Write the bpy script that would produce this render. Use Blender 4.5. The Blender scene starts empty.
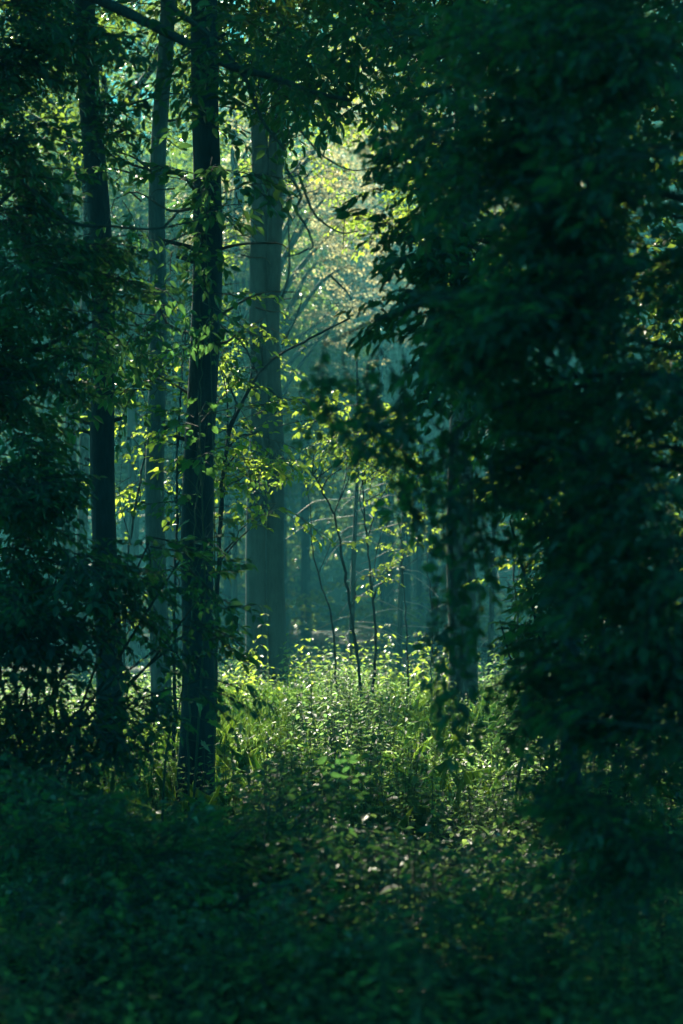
import bpy, math, random
import numpy as np

random.seed(7)
rng = np.random.default_rng(11)
SC = bpy.context.scene
COL = SC.collection
F, CX, HY, CZ = 2000.0, 341.5, 600.0, 1.6      # focal length in pixels, centre column, horizon row, eye height


def at(px, py, d):
    """World point that stands d metres ahead and shows at pixel (px, py)."""
    return np.array([(px - CX) / F * d, d, CZ + (HY - py) / F * d])


SUN_AZ, SUN_EL = math.radians(20.0), math.radians(37.0)       # left of straight ahead, above the horizon
SUN = np.array([-math.sin(SUN_AZ) * math.cos(SUN_EL), math.cos(SUN_AZ) * math.cos(SUN_EL), math.sin(SUN_EL)])


def ground_z(x, y):
    return 0.10 * np.sin(x * 0.55 + 1.3) * np.cos(y * 0.23) + 0.05 * np.sin(x * 1.7 + y * 0.9) - 0.02 + 30 * np.clip((y - 108) / 34.0, 0, 1) ** 1.3


# ------------------------------------------------------------------ custom properties
def tag(o, label=None, cat=None, group=None, kind=None):
    if label: o['label'] = label
    if cat: o['category'] = cat
    if group: o['group'] = group
    if kind: o['kind'] = kind
    return o


def thing(name, label, cat, loc, group=None):
    o = bpy.data.objects.new(name, None)
    o.empty_display_size = 0.2
    COL.objects.link(o)
    o.location = [float(v) for v in loc]
    return tag(o, label, cat, group)


def copy_tree(o, parent=None):
    c = o.copy(); COL.objects.link(c)
    if parent is not None: c.parent = parent
    for ch in list(o.children): copy_tree(ch, c)
    return c


# ------------------------------------------------------------------ materials
def new_mat(name):
    m = bpy.data.materials.new(name); m.use_nodes = True
    nt = m.node_tree; nt.nodes.clear()
    out = nt.nodes.new('ShaderNodeOutputMaterial')
    return m, nt, out


def leaf_mat(name, dark, light, thin, trans=0.45, rough=0.36, spec=0.5):
    """dark/light: reflected colour range, thin: colour of light passing through the blade."""
    m, nt, out = new_mat(name); N = nt.nodes; L = nt.links
    a = N.new('ShaderNodeAttribute'); a.attribute_name = 'tint'
    r = N.new('ShaderNodeValToRGB'); L.new(a.outputs['Fac'], r.inputs[0])
    r.color_ramp.elements[0].color = (*dark, 1); r.color_ramp.elements[1].color = (*light, 1)
    geo = N.new('ShaderNodeNewGeometry')
    nz = N.new('ShaderNodeTexNoise'); nz.inputs['Scale'].default_value = 45; nz.inputs['Detail'].default_value = 2
    L.new(geo.outputs['Position'], nz.inputs['Vector'])
    mx = N.new('ShaderNodeMix'); mx.data_type = 'RGBA'; mx.blend_type = 'MULTIPLY'; mx.inputs[0].default_value = 0.5
    L.new(r.outputs[0], mx.inputs[6]); L.new(nz.outputs['Fac'], mx.inputs[7])
    p = N.new('ShaderNodeBsdfPrincipled')
    L.new(mx.outputs[2], p.inputs['Base Color'])
    p.inputs['Roughness'].default_value = rough; p.inputs['Specular IOR Level'].default_value = spec
    t = N.new('ShaderNodeBsdfTranslucent')
    r2 = N.new('ShaderNodeValToRGB'); L.new(a.outputs['Fac'], r2.inputs[0])
    r2.color_ramp.elements[0].color = (thin[0] * .55, thin[1] * .75, thin[2], 1); r2.color_ramp.elements[1].color = (*thin, 1)
    L.new(r2.outputs[0], t.inputs['Color'])
    s = N.new('ShaderNodeMixShader'); s.inputs[0].default_value = trans
    L.new(p.outputs[0], s.inputs[1]); L.new(t.outputs[0], s.inputs[2]); L.new(s.outputs[0], out.inputs['Surface'])
    return m


def bark_mat(name, c0, c1, rough=0.85, scale=1.0):
    m, nt, out = new_mat(name); N = nt.nodes; L = nt.links
    tc = N.new('ShaderNodeTexCoord'); mp = N.new('ShaderNodeMapping'); mp.inputs['Scale'].default_value = (1, 1, 0.18)
    L.new(tc.outputs['Object'], mp.inputs['Vector'])
    n1 = N.new('ShaderNodeTexNoise'); n1.inputs['Scale'].default_value = 34 * scale; n1.inputs['Detail'].default_value = 6
    n1.inputs['Roughness'].default_value = 0.7
    L.new(mp.outputs[0], n1.inputs['Vector'])
    n2 = N.new('ShaderNodeTexNoise'); n2.inputs['Scale'].default_value = 2.3; n2.inputs['Detail'].default_value = 5
    L.new(tc.outputs['Object'], n2.inputs['Vector'])
    r = N.new('ShaderNodeValToRGB'); r.color_ramp.elements[0].position = 0.35; r.color_ramp.elements[1].position = 0.68
    r.color_ramp.elements[0].color = (*c0, 1); r.color_ramp.elements[1].color = (*c1, 1)
    ad = N.new('ShaderNodeMath'); ad.operation = 'MULTIPLY_ADD'; ad.inputs[1].default_value = 0.5
    L.new(n1.outputs['Fac'], ad.inputs[0])
    hf = N.new('ShaderNodeMath'); hf.operation = 'MULTIPLY'; hf.inputs[1].default_value = 0.5
    L.new(n2.outputs['Fac'], hf.inputs[0]); L.new(hf.outputs[0], ad.inputs[2]); L.new(ad.outputs[0], r.inputs[0])
    p = N.new('ShaderNodeBsdfPrincipled'); p.inputs['Roughness'].default_value = rough
    L.new(r.outputs[0], p.inputs['Base Color'])
    b = N.new('ShaderNodeBump'); b.inputs['Strength'].default_value = 0.9; b.inputs['Distance'].default_value = 0.02
    L.new(n1.outputs['Fac'], b.inputs['Height']); L.new(b.outputs[0], p.inputs['Normal'])
    L.new(p.outputs[0], out.inputs['Surface'])
    return m


def soil_mat():
    m, nt, out = new_mat('forest_soil'); N = nt.nodes; L = nt.links
    g = N.new('ShaderNodeNewGeometry')
    n1 = N.new('ShaderNodeTexNoise'); n1.inputs['Scale'].default_value = 1.4; n1.inputs['Detail'].default_value = 8
    L.new(g.outputs['Position'], n1.inputs['Vector'])
    n2 = N.new('ShaderNodeTexVoronoi'); n2.inputs['Scale'].default_value = 22
    L.new(g.outputs['Position'], n2.inputs['Vector'])
    r = N.new('ShaderNodeValToRGB'); L.new(n1.outputs['Fac'], r.inputs[0])
    r.color_ramp.elements[0].position = 0.35; r.color_ramp.elements[1].position = 0.7
    r.color_ramp.elements[0].color = (0.012, 0.020, 0.016, 1); r.color_ramp.elements[1].color = (0.022, 0.05, 0.034, 1)
    mx = N.new('ShaderNodeMix'); mx.data_type = 'RGBA'; mx.blend_type = 'MULTIPLY'; mx.inputs[0].default_value = 0.5
    L.new(r.outputs[0], mx.inputs[6]); L.new(n2.outputs['Distance'], mx.inputs[7])
    p = N.new('ShaderNodeBsdfPrincipled'); p.inputs['Roughness'].default_value = 0.9
    L.new(mx.outputs[2], p.inputs['Base Color'])
    b = N.new('ShaderNodeBump'); b.inputs['Strength'].default_value = 0.8; b.inputs['Distance'].default_value = 0.04
    L.new(n2.outputs['Distance'], b.inputs['Height']); L.new(b.outputs[0], p.inputs['Normal'])
    L.new(p.outputs[0], out.inputs['Surface'])
    return m


M_CANOPY = leaf_mat('canopy_leaf', (0.014, 0.050, 0.040), (0.036, 0.095, 0.065), (0.30, 0.42, 0.05))
M_NEAR = leaf_mat('shrub_leaf', (0.012, 0.044, 0.040), (0.032, 0.085, 0.070), (0.20, 0.42, 0.08), trans=0.42)
M_YOUNG_LIT = leaf_mat('young_lit_leaf', (0.030, 0.075, 0.030), (0.070, 0.120, 0.045), (0.50, 0.62, 0.06), trans=0.58)  # also for sunlit plants and boughs, their light put into the colour
M_HERB = leaf_mat('herb_leaf', (0.018, 0.055, 0.042), (0.050, 0.110, 0.070), (0.40, 0.58, 0.13), trans=0.50, rough=0.48, spec=0.55)
M_GRASS = leaf_mat('grass_blade', (0.030, 0.070, 0.025), (0.080, 0.120, 0.045), (0.42, 0.56, 0.10), trans=0.52, rough=0.4)
M_FAR = leaf_mat('far_leaf', (0.016, 0.050, 0.042), (0.036, 0.090, 0.065), (0.26, 0.36, 0.05))
M_MAPLE = leaf_mat('maple_leaf', (0.02, 0.06, 0.04), (0.045, 0.10, 0.06), (0.20, 0.42, 0.07), trans=0.45)
M_GLOW_LEAF = leaf_mat('warm_glow_leaf', (0.07, 0.07, 0.03), (0.12, 0.11, 0.06), (0.60, 0.49, 0.22), trans=0.72)  # warm glow of sunlit haze put into the leaf colour
M_BARK_DARK = bark_mat('dark_bark', (0.009, 0.017, 0.017), (0.055, 0.078, 0.072))
M_BARK_PALE = bark_mat('pale_bark', (0.05, 0.065, 0.06), (0.20, 0.23, 0.21))
M_TWIG = bark_mat('twig_bark', (0.05, 0.045, 0.035), (0.14, 0.13, 0.10), scale=3)
M_DEAD = bark_mat('dead_twig', (0.16, 0.15, 0.13), (0.38, 0.36, 0.33), rough=0.6, scale=3)
M_STEM = bark_mat('green_stem', (0.04, 0.07, 0.03), (0.08, 0.13, 0.06), rough=0.6, scale=4)


# ------------------------------------------------------------------ mesh helpers
def mesh_from(name, V, faces_idx, mats, midx=None, tint=None, smooth=False):
    """V (n,3); faces_idx (f,k) all of one size."""
    me = bpy.data.meshes.new(name)
    n, (f, k) = len(V), faces_idx.shape
    me.vertices.add(n); me.vertices.foreach_set('co', np.ascontiguousarray(V, np.float32).ravel())
    me.loops.add(f * k); me.loops.foreach_set('vertex_index', np.ascontiguousarray(faces_idx, np.int32).ravel())
    me.polygons.add(f); me.polygons.foreach_set('loop_start', np.arange(0, f * k, k, dtype=np.int32))
    for m in mats: me.materials.append(m)
    if midx is not None: me.polygons.foreach_set('material_index', np.ascontiguousarray(midx, np.int32))
    me.polygons.foreach_set('use_smooth', np.full(f, smooth, dtype=bool))
    if tint is not None:
        a = me.attributes.new('tint', 'FLOAT', 'FACE'); a.data.foreach_set('value', np.ascontiguousarray(tint, np.float32))
    me.update(calc_edges=True)
    return me


def link(name, me, parent=None):
    o = bpy.data.objects.new(name, me); COL.objects.link(o)
    if parent is not None:
        o.parent = parent
        o.location = (0, 0, 0)
    return o


def foliage(name, leaves, twigs, lm, tm, parent=None, tint=None, origin=(0, 0, 0)):
    """leaves (n,6,3) folded blades; twigs (m,6,3) three-sided prisms."""
    org = np.array(origin, float)
    n = len(leaves)
    i0 = (np.arange(n) * 6)[:, None]
    fl = np.concatenate([i0 + np.array([[0, 1, 2, 3]]), i0 + np.array([[0, 3, 4, 5]])], 1).reshape(-1, 4)
    V = leaves.reshape(-1, 3); fc = fl; mi = np.zeros(len(fl), int)
    tn = rng.random(n) if tint is None else tint
    tn = np.repeat(tn, 2)
    if twigs is not None and len(twigs):
        m = len(twigs)
        j0 = (np.arange(m) * 6)[:, None] + n * 6
        ft = np.concatenate([j0 + np.array([[0, 1, 4, 3]]), j0 + np.array([[1, 2, 5, 4]]), j0 + np.array([[2, 0, 3, 5]])], 1).reshape(-1, 4)
        V = np.concatenate([V, twigs.reshape(-1, 3)]); fc = np.concatenate([fc, ft])
        mi = np.concatenate([mi, np.ones(len(ft), int)]); tn = np.concatenate([tn, np.zeros(len(ft))])
    me = mesh_from(name, V - org, fc, [lm, tm], mi, tn)
    return link(name, me, parent)


def spline(pts, n):
    """Catmull-Rom through pts, n samples."""
    P = np.asarray(pts, float)
    P = np.vstack([2 * P[0] - P[1], P, 2 * P[-1] - P[-2]])
    t = np.linspace(0, len(P) - 3 - 1e-6, n); i = t.astype(int); u = (t - i)[:, None]
    a, b, c, d = P[i], P[i + 1], P[i + 2], P[i + 3]
    return 0.5 * ((2 * b) + (c - a) * u + (2 * a - 5 * b + 4 * c - d) * u ** 2 + (3 * b - a - 3 * c + d) * u ** 3)


def tube(name, path, radii, mat, parent, sides=10, wob=0.06, origin=(0, 0, 0), flare=0.0):
    path = np.asarray(path, float); n = len(path); radii = np.broadcast_to(radii, (n,)).astype(float)
    T = np.gradient(path, axis=0); T /= np.linalg.norm(T, axis=1, keepdims=True) + 1e-9
    ref = np.array([0.31, 0.95, 0.02]) if abs(T[:, 2]).mean() > 0.7 else np.array([0.05, 0.1, 1.0])
    A = np.cross(T, ref); A /= np.linalg.norm(A, axis=1, keepdims=True) + 1e-9
    B = np.cross(T, A)
    th = np.linspace(0, 2 * math.pi, sides, endpoint=False)
    ph = rng.random(4) * 6.28
    s = np.linspace(0, 1, n)[:, None]
    k = 1 + wob * (np.sin(3 * th + ph[0] + 5 * s) * .6 + np.sin(5 * th + ph[1] - 9 * s) * .5 + np.sin(2 * th + 31 * s + ph[2]) * .5)
    if flare:
        zz = (path[:, 2] - path[0, 2])[:, None]
        k = k * (1 + flare * np.exp(-zz / 0.25) * (1 + 0.5 * np.sin(4 * th + ph[3])))
    R = radii[:, None] * k
    V = path[:, None, :] + A[:, None, :] * (R * np.cos(th))[..., None] + B[:, None, :] * (R * np.sin(th))[..., None]
    V = V.reshape(-1, 3)
    i = np.arange(n - 1)[:, None] * sides; j = np.arange(sides)[None, :]; j2 = (j + 1) % sides
    fc = np.stack([i + j, i + j2, i + sides + j2, i + sides + j], -1).reshape(-1, 4)
    # caps as quads fans
    cap = []
    for base in (0, (n - 1) * sides):
        for q in range(0, sides - 2, 2):
            cap.append([base, base + q + 1, base + q + 2, base + min(q + 3, sides - 1)])
    cap = [c for c in cap if len(set(c)) == 4]
    fc = np.concatenate([fc, np.array(cap, int).reshape(-1, 4)])
    me = mesh_from(name, V - np.array(origin, float), fc, [mat], smooth=True)
    return link(name, me, parent)


# ------------------------------------------------------------------ leaf and spray templates
def blade(length, width, fold, curl):
    """One leaf along +x, normal +z, 6 points."""
    w = width / 2
    return np.array([[0, 0, 0],
                     [length * .30, w * .85, fold * w * .85], [length * .68, w * .72, fold * w * .72 - curl * .35],
                     [length, 0, -curl],
                     [length * .68, -w * .72, fold * w * .72 - curl * .35], [length * .30, -w * .85, fold * w * .85]])


def rot_z(a): c, s = math.cos(a), math.sin(a); return np.array([[c, -s, 0], [s, c, 0], [0, 0, 1]])
def rot_y(a): c, s = math.cos(a), math.sin(a); return np.array([[c, 0, s], [0, 1, 0], [-s, 0, c]])
def rot_x(a): c, s = math.cos(a), math.sin(a); return np.array([[1, 0, 0], [0, c, -s], [0, s, c]])


def prism(p0, p1, r0, r1):
    t = p1 - p0; t = t / (np.linalg.norm(t) + 1e-9)
    a = np.cross(t, [0.1, 0.2, 1.0]); a /= np.linalg.norm(a) + 1e-9; b = np.cross(t, a)
    o = []
    for p, r in ((p0, r0), (p1, r1)):
        for q in range(3):
            an = q * 2.0944
            o.append(p + a * (r * math.cos(an)) + b * (r * math.sin(an)))
    return np.array(o)


def make_spray(R, L=0.7, leaf=0.07, ratio=0.58, step=0.055, nside=5, droop=0.35, tilt=0.45):
    leaves, twigs = [], []

    def run(p, az, el, ln, lv):
        seg = 6 if lv == 0 else 4
        pts = [p]; sag = el
        for k in range(seg):
            sag -= droop / seg * R.uniform(.4, 1.6); az += R.uniform(-.16, .16)
            pts.append(pts[-1] + ln / seg * np.array([math.cos(az) * math.cos(sag), math.sin(az) * math.cos(sag), math.sin(sag)]))
        for k in range(seg):
            r = (0.0045 if lv == 0 else 0.0028)
            twigs.append(prism(pts[k], pts[k + 1], r * (1 - .6 * k / seg), r * (1 - .6 * (k + 1) / seg)))
        m = max(2, int(ln / step)); side = R.choice((-1, 1))
        for k in range(m):
            u = (k + .7) / m * seg; i = min(int(u), seg - 1); q = pts[i] + (pts[i + 1] - pts[i]) * (u - i)
            if lv == 0 and u < seg * .25: continue
            side = -side
            s = leaf * R.uniform(.62, 1.25)
            B = blade(s, s * ratio * R.uniform(.85, 1.15), R.uniform(.1, .5), s * R.uniform(0, .3))
            M = rot_z(az + side * R.uniform(.6, 1.25)) @ rot_y(R.uniform(-.05, .75)) @ rot_x(R.gauss(0, tilt))
            leaves.append(B @ M.T + q)
        s = leaf * R.uniform(.8, 1.2)
        leaves.append(blade(s, s * ratio, .3, s * .2) @ (rot_z(az) @ rot_y(R.uniform(0, .8))).T + pts[-1])
        if lv == 0:
            sd = R.choice((-1, 1))
            for k in range(nside):
                u = (.2 + .7 * k / nside) * seg; i = int(u); q = pts[i] + (pts[i + 1] - pts[i]) * (u - i); sd = -sd
                run(q, az + sd * R.uniform(.5, 1.0), el - .1 + R.uniform(-.3, .3), ln * R.uniform(.3, .5) * (1.15 - .6 * k / nside), 1)
    run(np.zeros(3), 0.0, 0.15, L, 0)
    return np.array(leaves), np.array(twigs)


_R = random.Random(5)
SP_FINE = [make_spray(_R, .45, .058, .60, .05, 4, .45) for _ in range(8)]
SP_MID = [make_spray(_R, .46, .088, .54, .072, 4, .6, .55) for _ in range(8)]
SP_NEAR = [make_spray(_R, .30, .052, .60, .05, 3, .5, .5) for _ in range(8)]
SP_DROOP = [make_spray(_R, .36, .060, .66, .06, 3, 1.1, .5) for _ in range(6)]
SP_BIG = [make_spray(_R, 1.15, .115, .62, .10, 5, .5, .55) for _ in range(8)]
SP_SPARSE = [make_spray(_R, .5, .066, .68, .085, 3, .3, .5) for _ in range(6)]
SP_FAR = [make_spray(_R, 1.9, .20, .66, .19, 5, .6, .6) for _ in range(6)]
SP_HANG = [make_spray(_R, .75, .085, .40, .075, 4, 1.2, .5) for _ in range(6)]


def instance(tpls, pos, yaw, pitch, roll, scale):
    """Copies of spray templates at pos with the given angles -> leaves, twigs."""
    n = len(pos); pick = rng.integers(0, len(tpls), n)
    cy, sy, cp, sp, cr, sr = np.cos(yaw), np.sin(yaw), np.cos(pitch), np.sin(pitch), np.cos(roll), np.sin(roll)
    Rm = np.empty((n, 3, 3))
    # Rz(yaw) * Ry(-pitch) * Rx(roll)
    Rm[:, 0, 0] = cy * cp; Rm[:, 0, 1] = -cy * sp * sr - sy * cr; Rm[:, 0, 2] = -cy * sp * cr + sy * sr
    Rm[:, 1, 0] = sy * cp; Rm[:, 1, 1] = -sy * sp * sr + cy * cr; Rm[:, 1, 2] = -sy * sp * cr - cy * sr
    Rm[:, 2, 0] = sp; Rm[:, 2, 1] = cp * sr; Rm[:, 2, 2] = cp * cr
    Rm *= scale[:, None, None]
    ls, ts, own = [], [], []
    for t, (lf, tw) in enumerate(tpls):
        k = np.where(pick == t)[0]
        if not len(k): continue
        a = np.einsum('mij,kvj->mkvi', Rm[k], lf) + pos[k][:, None, None, :]
        b = np.einsum('mij,kvj->mkvi', Rm[k], tw) + pos[k][:, None, None, :]
        ls.append(a.reshape(-1, 6, 3)); ts.append(b.reshape(-1, 6, 3)); own.append(np.repeat(k, len(lf)))
    return np.concatenate(ls), np.concatenate(ts), np.concatenate(own)


# ------------------------------------------------------------------ gaps in the canopy: where the sun gets through
GAPS = []            # (point, radius): crowns keep clear of the line from the point towards the sun


def gap(px, py, d, r): GAPS.append((at(px, py, d), r))


for q in ((-2.0, 30.5, 1.0), (-.7, 30.5, 1.1), (.8, 30.5, 1.1), (2.0, 30, 1.0), (-1.7, 28, 1.2), (0, 28, 1.2), (1.5, 28, 1.2),
          (-1.2, 25, 1.3), (0.3, 25, 1.4), (1.2, 25, 1.2), (-.9, 22, 1.1), (.5, 22, 1.2), (1.2, 21, .9), (-.3, 19, 1.0), (.7, 19, .9),
          (.9, 16, .6), (.3, 15.6, .8), (.6, 14, .85), (.95, 13, .85), (.9, 11.9, .85), (1.1, 15, .8), (.62, 10.8, .8), (.6, 9.8, .75), (.85, 9.2, .7), (.5, 8.4, .6), (-.3, 14.6, .4)):
    GAPS.append((np.array([q[0], q[1], .5]), q[2]))
for q in ((375, 460, 22, 1.0), (410, 470, 22, .7), (355, 410, 22, .8), (270, 400, 21, 1.0), (225, 440, 20, .8), (240, 330, 24, .8),
          (180, 420, 19, .8), (130, 440, 21, .7), (430, 150, 28, 1.3), (400, 190, 28, 1.0), (250, 250, 29, 1.0), (190, 60, 25, 1.2), (110, 70, 26, 1.3),
          (70, 60, 24, 1.0), (320, 30, 27, 1.0), (300, 130, 29, 1.0), (200, 190, 13.8, .3), (200, 480, 14.0, .35), (190, 560, 13.6, .3), (350, 560, 33, .8), (520, 520, 24, .8)):
    gap(*q)


def sun_clear(P, keep=0.1):
    """True for points that may hold leaves: not in a gap line (a few stay)."""
    ok = np.ones(len(P), bool)
    for c, r in GAPS:
        v = P - c; t = v @ SUN
        dist = np.linalg.norm(v - t[:, None] * SUN, axis=1)
        ok &= ~((t > r + 1.0) & (dist < r))
    return ok | (rng.random(len(P)) < keep)


def in_blobs(blobs):
    """blobs: (centre, (rx,ry,rz), n) -> sample points and outward yaw."""
    P, Y = [], []
    for c, r, n in blobs:
        v = rng.normal(size=(n, 3)); v /= np.linalg.norm(v, axis=1, keepdims=True)
        v *= (rng.random(n) ** (1 / 2.4))[:, None]
        P.append(np.array(c) + v * np.array(r)); Y.append(np.arctan2(v[:, 1], v[:, 0]))
    return np.concatenate(P), np.concatenate(Y)


def clumps(c, r, n_clump, n_each, size):
    """Uneven crown: sub-blobs spread through one ellipsoid."""
    v = rng.normal(size=(n_clump, 3)); v /= np.linalg.norm(v, axis=1, keepdims=True)
    v *= (rng.random(n_clump) ** .5)[:, None]
    return [(np.array(c) + k * np.array(r), np.array([1, 1, .6]) * size * rng.uniform(.7, 1.3), int(n_each * rng.uniform(.6, 1.4))) for k in v]


def clumpy(bl, k=6, f=.42):
    """Break each blob into smaller uneven tufts with gaps between them."""
    o = []
    for c, r, n in bl:
        for q in range(k):
            v = rng.normal(size=3); v *= rng.random() ** .5 / np.linalg.norm(v)
            o.append((np.array(c) + v * np.array(r) * .85, np.array(r) * f * rng.uniform(.6, 1.25), max(1, int(round(n / k * rng.uniform(.5, 1.5))))))
    return o


def crown(name, parent, blobs, tpls, lm, origin, pitch=(-.15, .3), scale=(.75, 1.25), clear=True, keep=.1, spread=.9, twig=None, away=None, tint=None):
    P, Y = in_blobs(blobs)
    if clear:
        k = sun_clear(P, keep); P, Y = P[k], Y[k]
    if away is not None:
        Y = np.arctan2(P[:, 1] - away[1], P[:, 0] - away[0])
    n = len(P)
    yaw = Y + rng.normal(0, spread, n)
    lv, tw, own = instance(tpls, P, yaw, rng.normal(pitch[0], pitch[1], n), rng.normal(0, .3, n), rng.uniform(scale[0], scale[1], n))
    base = rng.random(n)
    tn = np.clip(base[own] * .5 + rng.random(len(own)) * .5, 0, 1)
    return foliage(name, lv, tw, lm, twig or M_TWIG, parent, tn, origin)


def limb(parent, p0, p1, r0, r1, mat, origin, sag=.08, name='branch', n=9, jit=.05, sides=7):
    p0, p1 = np.array(p0, float), np.array(p1, float); ln = np.linalg.norm(p1 - p0)
    pts = [p0 + (p1 - p0) * u + rng.normal(0, jit * ln, 3) * (0 if u in (0, 1) else 1) + np.array([0, 0, sag * ln * 4 * u * (1 - u)]) for u in (0, .33, .66, 1)]
    return tube(name, spline(pts, n), np.linspace(r0, r1, n), mat, parent, sides, .08, origin)


# ------------------------------------------------------------------ the setting: ground and air
gx = np.concatenate([np.linspace(-58, -14, 22), np.linspace(-13, 13, 90), np.linspace(14, 58, 22)])
gy = np.concatenate([np.linspace(-12, 3, 10), np.linspace(3.4, 45, 130), np.linspace(46, 148, 60)])
X, Y_ = np.meshgrid(gx, gy)
Z = ground_z(X, Y_)
V = np.stack([X, Y_, Z], -1).reshape(-1, 3)
nx, ny = len(gx), len(gy)
ii = (np.arange(ny - 1)[:, None] * nx + np.arange(nx - 1)[None, :]).ravel()
gm = mesh_from('ground', V, np.stack([ii, ii + 1, ii + nx + 1, ii + nx], -1), [soil_mat()], smooth=True)
tag(link('ground', gm), 'dark forest floor under the undergrowth', kind='structure')


def haze_box():
    x0, x1, y0, y1, z0, z1 = -60, 60, -14, 150, -1.2, 45
    V = np.array([[x0, y0, z0], [x1, y0, z0], [x1, y1, z0], [x0, y1, z0], [x0, y0, z1], [x1, y0, z1], [x1, y1, z1], [x0, y1, z1]], float)
    fc = np.array([[0, 3, 2, 1], [4, 5, 6, 7], [0, 1, 5, 4], [1, 2, 6, 5], [2, 3, 7, 6], [3, 0, 4, 7]])
    m, nt, out = new_mat('morning_haze')
    v = nt.nodes.new('ShaderNodeVolumePrincipled')
    v.inputs['Color'].default_value = (0.16, 0.87, 1.0, 1)
    v.inputs['Density'].default_value = HAZE
    v.inputs['Density Attribute'].default_value = ''; v.inputs['Color Attribute'].default_value = ''; v.inputs['Temperature Attribute'].default_value = ''
    v.inputs['Anisotropy'].default_value = 0.3
    nt.links.new(v.outputs[0], out.inputs['Volume'])
    tag(link('haze', mesh_from('haze', V, fc, [m])), 'thin teal morning haze filling the wood', kind='stuff')


HAZE = 0.0022
haze_box()


# ------------------------------------------------------------------ tall trees
def px_blobs(lst):
    """(px, py, d, radius px, n, depth radius m)"""
    return [(at(x, y, d), np.array([r / F * d, dr, r / F * d * 1.0]), n) for x, y, d, r, n, dr in lst]


def px_path(pts, d):
    return [at(x, y, d) for x, y in pts]


def tall_tree(label, d, stems, mat, blobs, crown_mat=M_CANOPY, tpl=SP_BIG, limbs=(), group=None, top=19.0, clear=True):
    """stems: list of (pixel path from ground up, radius at base)."""
    b = at(*stems[0][0][0], d); bx = b[0]
    org = np.array([bx, d, float(ground_z(bx, d))])
    t = thing('tree', label, 'tree', org, group)
    for k, (pts, r) in enumerate(stems):
        P = px_path(pts, d)
        P[0] = np.array([P[0][0], d, float(ground_z(P[0][0], d)) - .08])
        dx = (P[-1] - P[-2]); dx = dx / dx[2]
        last = P[-1]
        tp = top - 1.2 * k
        P += [last + np.array([dx[0] * .5, .02, 1]) * (tp - last[2]) * .5, last + np.array([dx[0] * .4, .03, 1]) * (tp - last[2])]
        n = 60
        path = spline(P, n)
        s = (path[:, 2] / tp).clip(0, 1)
        path[:, 0] += .02 * np.sin(path[:, 2] * 1.9 + k) + .02 * np.sin(path[:, 2] * .7 + 2 * k + bx)
        tube('trunk', path, r * (1 - .82 * s ** 1.1), mat, t, 18, .05, org, .5)
    hub = P[-2]
    for c, rr, n in blobs[::3]:
        zz = min(c[2] - .8, top - 1)
        k = np.argmin(abs(path[:, 2] - zz + .8))
        limb(t, path[k], c, .07, .015, mat, org, .1)
    for l in limbs:
        limb(t, *l, mat, org)
    crown('crown', t, blobs, tpl, crown_mat, org, away=(bx, d), spread=.7, clear=clear)
    return t, org


def high_blobs(x, y, z0, z1, r, n=16, each=26):
    return clumps((x, y, (z0 + z1) / 2), (r, r, (z1 - z0) / 2), n, each, 1.25)


# far left pair of thin stems
treeA, orgA = tall_tree('slim twin stems glimpsed through the gap in the left foliage', 30,
          [([(72, 650), (72, 540), (71, 440), (68, 250), (62, 90)], .10), ([(84, 650), (83, 540), (82, 450), (84, 300), (88, 120)], .085)],
          M_BARK_DARK, high_blobs(-5.2, 30, 11, 20, 4.0, 22) + high_blobs(-8.0, 26, 8.5, 17, 4.0, 46) + px_blobs([(0, 0, 27, 60, 90, 1.4), (60, -15, 27, 70, 80, 1.4), (130, -20, 27, 60, 60, 1.4), (20, 110, 27, 60, 30, 1.2), (200, -20, 27, 70, 40, 1.4)]))  # second high crown added out of view to shade the left foliage
treeB, orgB = tall_tree('dark straight trunk, first from the left among the near trunks', 16,
                        [([(111, 790), (109, 700), (107, 540), (103, 420), (97, 240), (88, 60), (84, -20)], .108)],
                        M_BARK_DARK, high_blobs(-3.6, 17, 8, 17, 4.2, 40) + high_blobs(-6.5, 14, 6.5, 16, 3.8, 46))  # second high crown added out of view, shading the air by the camera
treeC, orgC = tall_tree('slender paler trunk between the two dark near trunks', 19,
                        [([(164, 770), (161, 690), (158, 560), (155, 420), (155, 250), (162, 100), (167, -10)], .098)],
                        M_BARK_PALE, high_blobs(-1.6, 20, 9.0, 18, 4.4, 40) + high_blobs(-6.6, 21, 8.5, 17, 3.8, 40))  # second high crown added out of view to shade the lower left
treeD, orgD = tall_tree('thick dark trunk standing at the left edge of the sunlit clearing', 15,
                        [([(196, 800), (196, 700), (197, 560), (200, 420), (203, 250), (206, 100), (207, -10)], .128)],
                        M_BARK_DARK, high_blobs(-.2, 15.5, 7.2, 16, 4.4, 44))
treeE, orgE = tall_tree('grey green twin stemmed tree at the back of the clearing', 28,
                        [([(255, 710), (256, 600), (257, 450), (259, 280), (260, 120), (258, -10)], .152),
                         ([(276, 710), (276, 600), (275, 450), (274.5, 280), (275, 180), (280, 60), (287, -20)], .132)],
                        M_BARK_DARK, high_blobs(-1.6, 28.5, 11, 21, 4.3, 34), top=27)
treeF, orgF = tall_tree('lone trunk right of the clearing, half hidden by blurred leaves', 25,
                        [([(461, 720), (461, 620), (462, 500), (463, 350), (462, 150), (460, -10)], .185)],
                        M_BARK_DARK, high_blobs(2.6, 25, 10.5, 20, 4.6, 26))
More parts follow.
